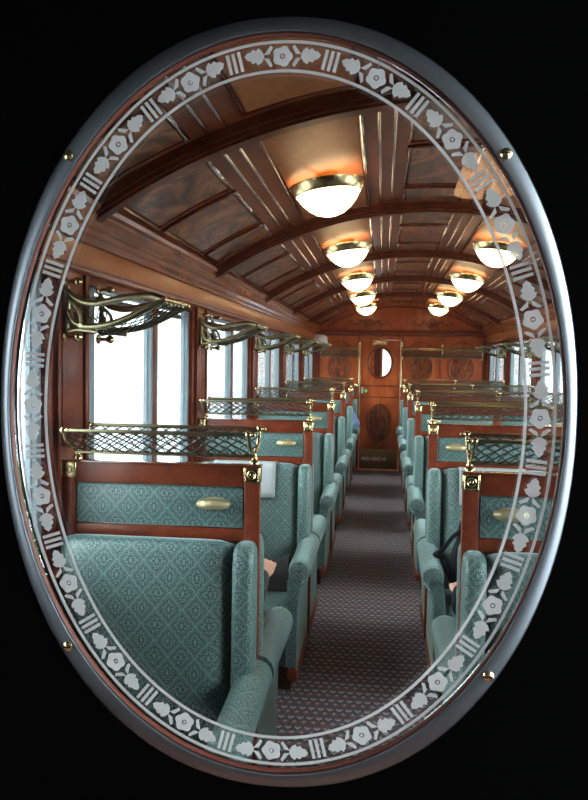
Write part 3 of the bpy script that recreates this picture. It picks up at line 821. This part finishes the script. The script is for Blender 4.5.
# white headrest cloths hanging over the backs
def cloth(w):
    b = MB(); th = .003
    prof = [(.030, 1.089), (.07, 1.0905), (.094, 1.084), (.107, 1.066), (.112, 1.03), (.119, .97), (.126, .90)]
    def fn(u, v):
        i = min(int(v*6), 5); q = v*6 - i
        d = prof[i][0]*(1-q) + prof[i+1][0]*q; z = prof[i][1]*(1-q) + prof[i+1][1]*q
        return (w*(u - .5), -d - .004 - .0015*math.sin(u*9)*v, z)
    b.grid(fn, 12, 12); me = b
    return me
cl_l = None
cpos = [('left', XL - .365, k) for k in range(1, 6)] + [('right', XR + x, k) for k in range(1, 6) for x in (.335, .925)]
for side, x, k in cpos:
    if side == 'left' : where = 'on the %s left seat facing the viewer' % ordn[k]
    else: where = 'on the %s place of the %s right double seat' % ('aisle' if x < XR + .6 else 'window', ordn[k])
    if cl_l is None:
        cl_l = cloth(.35).build('headrest_cloth', 'white_cloth', smooth=60)
        sm = cl_l.modifiers.new('thick', 'SOLIDIFY'); sm.thickness = .0025; sm.offset = 0
        o = cl_l
    else: o = cl_l.copy(); COL.objects.link(o)
    o.location = (x, Y0 + P*k, .002)
    tag(o, 'white headrest cloth ' + where, 'headrest cloth', 'white headrest cloths')

# ------------------------------------------------------------------ brass hat racks on the pilasters
def hat_rack(side):
    s = 1 if side == 'left' else -1          # projects towards the aisle
    t = thing('hat_rack', (0, 0, 0), '', 'luggage rack', 'brass hat racks on the window pilasters')
    U = [(.005, .022), (.044, -.013), (.097, -.026), (.15, -.018), (.209, -.006), (.29, .002), (.337, -.011)]
    Lw = [(.014, -.05), (.032, -.085), (.062, -.099), (.097, -.101), (.15, -.094), (.209, -.075), (.283, -.038), (.337, -.011)]
    Bk = [(.012, -.118), (.012, -.08), (.016, -.02), (.010, .03)]
    D = .30
    low = smoothpath([(a, 0, b) for a, b in Lw], 5)
    for y in (0, D):
        b = MB()
        for path in (U, Lw): b.tube(smoothpath([(s*a, y, b2) for a, b2 in path], 6), .0115, 10)
        b.tube(smoothpath([(s*a, y, b2) for a, b2 in Bk], 5), .009, 10)
        # webbed foot where the two tubes meet the wall
        b.tube(smoothpath([(s*.012, y, -.118), (s*.05, y, -.112), (s*.11, y, -.118)], 4), .008, 8)
        b.tube(smoothpath([(s*.02, y, -.02), (s*.05, y, -.05), (s*.058, y, -.09), (s*.07, y, -.105)], 4), .006, 8)
        b.build('bracket', 'old_brass', t, smooth=60)
        k = MB()
        for z in (.045, -.135):
            k.lathe([(.018, 0), (.018, .006), (.008, .012), (.007, .03), (.014, .04), (.016, .05), (.010, .06), (.0001, .063)], 14, Matrix.Translation((0, y, z)) @ Matrix.Rotation(s*PI/2, 4, 'Y'))
        k.build('wall_knob', 'brass', t, smooth=50)
    for path_i, (a, z) in enumerate(((.337, -.011), (.06, -.098))):
        b = MB(); b.tube([(s*a, -.012, z), (s*a, D + .012, z)], .0075, 10)
        if path_i == 0:
            for i in range(7): b.ball((s*a, D*i/6, z), .0105, 6)
        b.build('rail', 'brass' if path_i == 0 else 'old_brass', t, smooth=60)
    b = MB()
    def fn(u, v):
        q = v*(len(low) - 1); i = min(int(q), len(low) - 2); f = q - i; p = low[i]*(1-f) + low[i+1]*f
        sag = .018*math.sin(PI*u)*math.sin(PI*min(1, v*1.05))
        return (s*p.x, D*u, p.z - sag - .002)
    net(b, fn, 7, 9, .0021)
    for i in range(1, 8): b.tube([fn(u/8, .12*i) for u in range(9)], .0014, 4)
    b.build('net', 'net', t, smooth=0)
    b = MB()
    def fn2(u, v): return (s*(.03 + .03*v), D*u, .01 - .085*v)
    net(b, fn2, 7, 3, .0019); b.build('back_net', 'net', t, smooth=0)
    return t
for side, x in (('left', WL + .006), ('right', WR - .006)):
    pr_ = hat_rack(side); first = True
    for k in range(NB):
        y = Y0 + .01 + P*k
        lab = 'curved brass hat rack with net on the wall above the %s %s partition' % (ordn[k], side)
        o = pr_ if first else dup(pr_, (x, y, 1.858), lab)
        first = False; o.location = (x, y, 1.858); o['label'] = lab
def end_rack(x0, x1, label):
    t = thing('end_rack', ((x0 + x1)/2, YEND - .005, 1.8), label, 'luggage rack')
    W = (x1 - x0)/2; D = .24
    xs = [-W + .01, W - .01] + ([0] if x1 - x0 > .9 else [])
    for x in xs:
        b = MB(); b.tube(smoothpath([(x, 0, .09), (x, -.03, .05), (x, -.12, .04), (x, -D, .03)], 4), .008, 8); b.tube(smoothpath([(x, 0, -.08), (x, -.03, -.07), (x, -.12, -.05), (x, -D, .03)], 4), .008, 8)
        b.tube([(x, 0, -.10), (x, 0, .11)], .01, 8); b.ball((x, -.005, .11), .016, 8); b.ball((x, -.005, -.1), .016, 8); b.build('bracket', 'brass', t, smooth=60)
    for y, z in ((-D, .03), (-.02, .055), (-.02, -.075)):
        b = MB(); b.tube([(-W, y, z), (W, y, z)], .0085, 8); b.build('rail', 'brass', t, smooth=60)
    b = MB(); net(b, lambda u, v: (-W + 2*W*u, -.02 - (D - .02)*v, -.075 + .105*v - .02*math.sin(PI*v)), int(2*W/.05), 5, .0035); b.build('net', 'net', t, smooth=0)
end_rack(-.97, -.375, 'straight brass luggage rack with net on the far end wall, left of the door')
end_rack(.262, 1.46, 'straight brass luggage rack with net on the far end wall, right of the door')
# white hat lying in the last left hat rack
hb = MB(); hb.lathe([(.0001, .115), (.05, .112), (.085, .09), (.095, .03), (.10, .01), (.15, -.005), (.165, .0), (.15, .004), (.098, .02), (.0001, .02)], 28, Matrix.Diagonal((1, 1.05, 1, 1)) @ Matrix.Rotation(rad(8), 4, 'Y'))
ho = tag(hb.build('sun_hat', 'felt', smooth=60), 'soft white hat lying on the last left brass hat rack', 'hat'); ho.location = (-.83, 9.98, 1.876)

# ------------------------------------------------------------------ bag, dark wedge
bp = thing('backpack', (.52, 3.92, .456), 'black backpack slumped on the second right double seat', 'bag')
b = MB(); bm = bmesh.new(); bmesh.ops.create_icosphere(bm, subdivisions=4, radius=1)
for v in bm.verts:
    c = v.co; e = lambda q, p: math.copysign(abs(q)**p, q)
    k_ = 1 - .22*max(0, c.z)
    v.co = Vector((e(c.x, .62)*.17*k_ + .015*math.sin(5*c.z), e(c.y, .7)*.11*k_ + .03*max(0, c.z), .21 + e(c.z, .75)*.21 + .01*math.sin(7*c.x)))
b.frombm(bm); b.build('bag_body', 'black_cloth', bp, smooth=60)
b = MB(); bm = bmesh.new(); bmesh.ops.create_icosphere(bm, subdivisions=3, radius=1)
for v in bm.verts:
    c = v.co; e = lambda q, p: math.copysign(abs(q)**p, q); v.co = Vector((e(c.x, .6)*.12, -.10 + e(c.y, .7)*.045, .14 + e(c.z, .6)*.10))
b.frombm(bm); b.build('front_pocket', 'black_cloth', bp, smooth=60)
for pts in ([(-.10, -.02, .37), (-.16, -.04, .33), (-.21, -.05, .265), (-.25, -.06, .242), (-.205, -.06, .225), (-.185, -.06, .16), (-.15, -.06, .12)], [(.06, -.08, .38), (.03, -.13, .28), (.05, -.14, .12)]):
    b = MB(); b.tube(smoothpath(pts, 5), .011, 8); b.build('strap', 'black_cloth', bp, smooth=60)
b = MB(); b.tube(smoothpath([(-.04, .03, .41), (-.03, .0, .46), (.03, .0, .46), (.04, .03, .41)], 5), .010, 8); b.build('grab_handle', 'black_cloth', bp, smooth=60)
b = MB(); b.tube(smoothpath([(-.12, -.085, .22), (-.05, -.13, .245), (.05, -.13, .245), (.11, -.09, .22)], 5), .004, 6); b.build('zip', 'steel', bp)
ct = MB()  # low dark wedge added on the seat, rising towards the armrest
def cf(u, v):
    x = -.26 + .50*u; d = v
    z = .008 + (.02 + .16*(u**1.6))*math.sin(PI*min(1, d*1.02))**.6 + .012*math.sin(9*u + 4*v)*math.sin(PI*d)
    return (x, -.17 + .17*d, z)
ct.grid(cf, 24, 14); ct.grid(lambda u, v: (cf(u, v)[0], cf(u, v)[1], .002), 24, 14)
cto = tag(ct.build('dark_wedge', 'grey_cloth', smooth=60), 'dark wedge on the second left seat, beside its armrest', 'coat'); cto.location = (-.715, 4.085, .4535)

# ------------------------------------------------------------------ people
def remesh(mb, name, voxel, m, parent, smooth_it=4):
    me = bpy.data.meshes.new(name + '_raw'); me.from_pydata([tuple(v) for v in mb.v], [], mb.f)
    bm = bmesh.new(); bm.from_mesh(me); bmesh.ops.recalc_face_normals(bm, faces=bm.faces[:]); bm.to_mesh(me); bm.free()
    o = bpy.data.objects.new(name, me); COL.objects.link(o)
    r = o.modifiers.new('r', 'REMESH'); r.mode = 'VOXEL'; r.voxel_size = voxel; r.use_smooth_shade = True
    s_ = o.modifiers.new('s', 'SMOOTH'); s_.factor = .5; s_.iterations = smooth_it
    dg = bpy.context.evaluated_depsgraph_get(); dg.update()
    ev = o.evaluated_get(dg); nm = bpy.data.meshes.new_from_object(ev)
    o.modifiers.clear(); o.data = nm; nm.name = name; bpy.data.meshes.remove(me)
    nm.materials.clear(); nm.materials.append(M[m])
    nm.polygons.foreach_set('use_smooth', [True]*len(nm.polygons))
    o.parent = parent; return o
def limb(mb, pts, rs, n=14):
    P_ = smoothpath(pts, 5); R_ = []
    for i in range(len(pts) - 1):
        for k in range(5): R_.append(rs[i] + (rs[i+1] - rs[i])*k/5)
    R_.append(rs[-1]); mb.tube(P_, R_, n)
    mb.ball(P_[0], R_[0]*.99, 8); mb.ball(P_[-1], R_[-1]*.99, 8)
def hand(mb, w, d, up, side, curl=.5):
    """palm from wrist w along d, back of the hand towards up; thumb on side"""
    d = Vector(d).normalized(); up = Vector(up); up = (up - d*up.dot(d)).normalized(); sd = d.cross(up)*side
    w = Vector(w)
    for q in (-.026, -.009, .009, .026): limb(mb, [w + sd*q*.6, w + d*.045 + sd*q, w + d*.085 + sd*q*1.08], [.014, .0145, .0105], 10)
    for q, L in ((.028, .068), (.0095, .077), (-.0095, .072), (-.028, .056)):
        p = w + d*.085 + sd*q*1.08; a = 0; pts = [p]; rs = [.0095]
        for j, (fr, c) in enumerate(((.45, .35), (.32, .8), (.23, .55))):
            a += c*curl*1.6; p = p + (d*math.cos(a) - up*math.sin(a))*L*fr; pts.append(p); rs.append(.0088 - .0009*j)
        limb(mb, pts, rs, 8)
    p = w + d*.02 + sd*.024; p2 = p + (d*.6 + sd*.75 - up*.15).normalized()*.042; p3 = p2 + (d*.9 + sd*.2 - up*.35).normalized()*.034; p4 = p3 + (d*.9 - sd*.1 - up*.4).normalized()*.026
    limb(mb, [p, p2, p3, p4], [.0135, .0115, .0100, .0085], 8)
def person(loc, rz, label, top_m, leg_m, arms, head_turn=0, hair_m='hair'):
    """seated figure: local +y forward, z from the floor, pelvis at origin x/y; arms = [(shoulder, elbow, wrist, hand dir, up, side)]"""
    t = thing('person', loc, label, 'person'); t.rotation_euler = (0, 0, rz)
    H = Vector((0, .02, 1.115)); Rz = Matrix.Rotation(head_turn, 4, 'Z')
    b = MB()
    limb(b, [(0, -.02, .60), (0, -.03, .68), (0, -.02, .82), (0, -.01, .93), (0, 0, .985)], [.13, .12, .13, .12, .06]); 
    limb(b, [(0, -.01, .95), (0, .0, 1.03), (0, .01, 1.08)], [.058, .052, .055])
    # head: skull, jaw, nose, ears, brow
    def hp(x, y, z): return H + (Rz @ Vector((x, y, z)))
    b.ball(hp(0, -.005, .035), .092, 14, (.83, 1.0, .98), Rz); b.ball(hp(0, .028, -.03), .066, 12, (.86, .92, 1.05), Rz); b.ball(hp(0, .05, -.068), .028, 8, (1.1, .9, .8), Rz)
    limb(b, [hp(0, .078, .03), hp(0, .098, -.008)], [.010, .0145], 8)
    for sx in (-1, 1): b.ball(hp(sx*.079, -.008, .005), .03, 8, (.35, .65, 1.05), Rz); b.ball(hp(sx*.032, .072, .048), .018, 6, (1.5, .7, .5), Rz); b.ball(hp(sx*.04, .06, -.012), .024, 8, (1, .7, .8), Rz)
    for (sh, el, wr, hd, up, sd) in arms:
        limb(b, [sh, el], [.048, .038]); limb(b, [el, wr], [.038, .025]); hand(b, wr, hd, up, sd)
    for sx in (-1, 1): limb(b, [(sx*.09, .0, .545), (sx*.11, .42, .54)], [.075, .052]); limb(b, [(sx*.11, .42, .54), (sx*.11, .40, .09)], [.05, .034]); limb(b, [(sx*.11, .39, .06), (sx*.115, .52, .035)], [.035, .03])
    remesh(b, 'body', .0052, 'skin', t, 3)
    g = MB()
    limb(g, [(0, -.02, .60), (0, -.03, .68), (0, -.02, .82), (0, -.01, .93), (0, 0, .99)], [.142, .137, .147, .137, .075])
    limb(g, [(-.16, -.01, .955), (0, -.015, .965), (.16, -.01, .955)], [.066, .08, .066])
    for (sh, el, wr, hd, up, sd) in arms:
        w2 = Vector(el)*.10 + Vector(wr)*.90
        limb(g, [(sh[0]*.9, sh[1], sh[2]), el], [.066, .053]); limb(g, [el, w2], [.053, .036])
    remesh(g, 'jacket', .008, top_m, t, 4)
    g = MB()
    for sx in (-1, 1): limb(g, [(sx*.08, -.02, .55), (sx*.11, .43, .545)], [.10, .068]); limb(g, [(sx*.11, .43, .54), (sx*.11, .40, .13)], [.068, .052])
    remesh(g, 'trousers', .008, leg_m, t, 4)
    for sx in (-1, 1):
        g = MB(); limb(g, [(sx*.11, .385, .055), (sx*.113, .45, .05), (sx*.118, .55, .036)], [.046, .044, .034]); o = remesh(g, 'shoe', .006, 'shoe', t, 3)
    g = MB(); g.ball(hp(0, -.02, .055), .099, 14, (.86, .98, .95), Rz); g.ball(hp(0, -.06, .0), .07, 10, (1, .7, 1.1), Rz)
    o = remesh(g, 'hair', .006, hair_m, t, 3)
    for v in o.data.vertices:      # hairline: keep the face free
        q = Rz.inverted() @ (v.co - H)
        if q.y > .035 and q.z < .085: v.co -= (Rz @ Vector((0, q.y - .03, 0)))
    for sx in (-1, 1):
        g = MB(); g.ball(hp(sx*.031, .078, .03), .0115, 8); e = g.build('eye', 'eye', t, smooth=60)
        g = MB(); g.ball(hp(sx*.031, .0865, .03), .0052, 6); g.build('iris', 'iris', e, smooth=60)
    g = MB(); g.ball(hp(0, .083, -.038), .02, 8, (1.1, .4, .32), Rz); g.build('mouth', 'lip', t, smooth=60)
    return t
# behind the first left partition, facing the far door: only the hand shows beside the partition
person((-.70, 2.775, 0), 0, 'person in dark clothes behind the first left partition, only a hand showing', 'jacket', 'grey_cloth',
       [((.165, 0, .95), (.215, .10, .745), (.225, .29, .78), (.08, .9, .30), (.25, -.3, .9), -1), ((-.165, 0, .95), (-.19, .10, .72), (-.08, .30, .66), (.3, .9, -.05), (0, 0, 1), 1)])
person((.53, 2.775, 0), 0, 'person in black clothes hidden behind the first right partition, beside the aisle', 'black_cloth', 'black_cloth',
       [((.165, 0, .95), (.19, .10, .72), (.08, .30, .66), (-.3, .9, -.05), (0, 0, 1), -1), ((-.165, 0, .95), (-.205, .16, .735), (-.20, .37, .73), (-.02, .9, .05), (-.2, 0, .9), 1)])
person((-.67, 11.36, 0), PI, 'person in a blue denim jacket leaning an elbow out by the far door', 'denim', 'denim',
       [((-.165, 0, .95), (-.285, .13, .745), (-.20, .36, .725), (.25, .9, -.05), (-.1, 0, 1), 1), ((.165, 0, .95), (.19, .10, .72), (.08, .30, .66), (-.3, .9, -.05), (0, 0, 1), -1)])

# ------------------------------------------------------------------ outside
g = MB(); g.box(-45, 45, -40, 60, -1.05, -1.0); struct(g.build('ground', 'platform', smooth=0))
def house(loc, w, d, h, label):
    t = thing('house', loc, label, 'building')
    b = MB(); b.box(-w/2, w/2, -d/2, d/2, 0, h); b.build('house_wall', 'render', t, smooth=0)
    b = MB(); b.prism([(-w/2 - .3, h), (w/2 + .3, h), (0, h + w*.3)], -d/2 - .3, d/2 + .3, 'y'); b.build('house_roof', 'roof', t, smooth=0)
    for i in range(3):
        for sg in (-1, 1): b = MB(); y = -d/2 + d*(i + .5)/3; b.box(sg*w/2, sg*(w/2 + .06), y - .5, y + .5, h*.45, h*.8); b.build('house_window', 'blind', t, smooth=0)
house((-22, 22, -1), 6, 12, 3.2, 'pale house outside the far left windows'); house((24, 30, -1), 6, 14, 3.4, 'pale house outside the far right windows')
def tree(loc, h, r, label):
    t = thing('tree', loc, label, 'tree'); b = MB(); b.tube([(0, 0, 0), (.1, 0, h*.3), (0, .1, h*.6)], [.2, .15, .08], 8); b.build('trunk', 'bark', t)
    b = MB(); rnd = random.Random(h)
    for i in range(900):
        a, e, q = rnd.uniform(0, 2*PI), rnd.uniform(-1, 1), rnd.random()**.4
        c = Vector((math.cos(a)*math.sqrt(1-e*e), math.sin(a)*math.sqrt(1-e*e), e))*r*q + Vector((0, 0, h*.65))
        mt = Matrix.Translation(c) @ Matrix.Rotation(rnd.uniform(0, 6), 4, Vector((rnd.random(), rnd.random(), rnd.random()+.1)).normalized())
        L = .22; b.add([(0, -L, 0), (L*.5, 0, .05), (0, L, 0), (-L*.5, 0, .05)], [(0, 1, 2, 3)], mt)
    b.build('crown', 'leaf', t, smooth=0)
tree((9.0, 15.0, -1), 4.5, 1.6, 'green tree outside the right windows'); tree((-9, 9.5, -1), 4.0, 1.5, 'green tree outside the left windows')

# ------------------------------------------------------------------ light
w = bpy.data.worlds.new('World'); S.world = w; w.use_nodes = True
bg = w.node_tree.nodes['Background']; bg.inputs[0].default_value = (.83, .94, 1.0, 1); 
tn = w.node_tree; tc = tn.nodes.new('ShaderNodeTexCoord'); sx = tn.nodes.new('ShaderNodeSeparateXYZ'); tn.links.new(tc.outputs['Generated'], sx.inputs[0])
def wm(op, a, b):
    nd = tn.nodes.new('ShaderNodeMath'); nd.operation = op
    for i, v in enumerate((a, b)):
        if isinstance(v, bpy.types.NodeSocket): tn.links.new(v, nd.inputs[i])
        else: nd.inputs[i].default_value = v
    return nd.outputs[0]
# overcast sky, shaped to be brighter sideways so aisle-facing surfaces catch more light
st = wm('ADD', wm('MULTIPLY', wm('MULTIPLY', sx.outputs[0], sx.outputs[0]), 15.0), 4.0)
tn.links.new(st, bg.inputs[1])
for x, d in ((WL - .16, 1), (WR + .16, -1)):
    for a, b in WINS[-d]:
        l = bpy.data.lights.new('window_portal', 'AREA'); l.shape = 'RECTANGLE'; l.size = WZ1 - WZ0; l.size_y = b - a; l.cycles.is_portal = True
        o = bpy.data.objects.new('window_portal', l); COL.objects.link(o); o.location = (x, (a+b)/2, (WZ0+WZ1)/2); o.rotation_euler = (0, -d*PI/2, 0)
vs_ = S.view_settings; S.display_settings.display_device = 'sRGB'; vs_.view_transform = 'Standard'; vs_.look = 'None'; vs_.exposure = 0.22; vs_.gamma = 1.0; vs_.use_curve_mapping = False
cy = S.cycles; cy.max_bounces = 10; cy.diffuse_bounces = 5; cy.glossy_bounces = 4; cy.transparent_max_bounces = 24; cy.transmission_bounces = 6; cy.use_denoising = True; cy.sample_clamp_indirect = 6.0
cy.caustics_reflective = False; cy.caustics_refractive = False
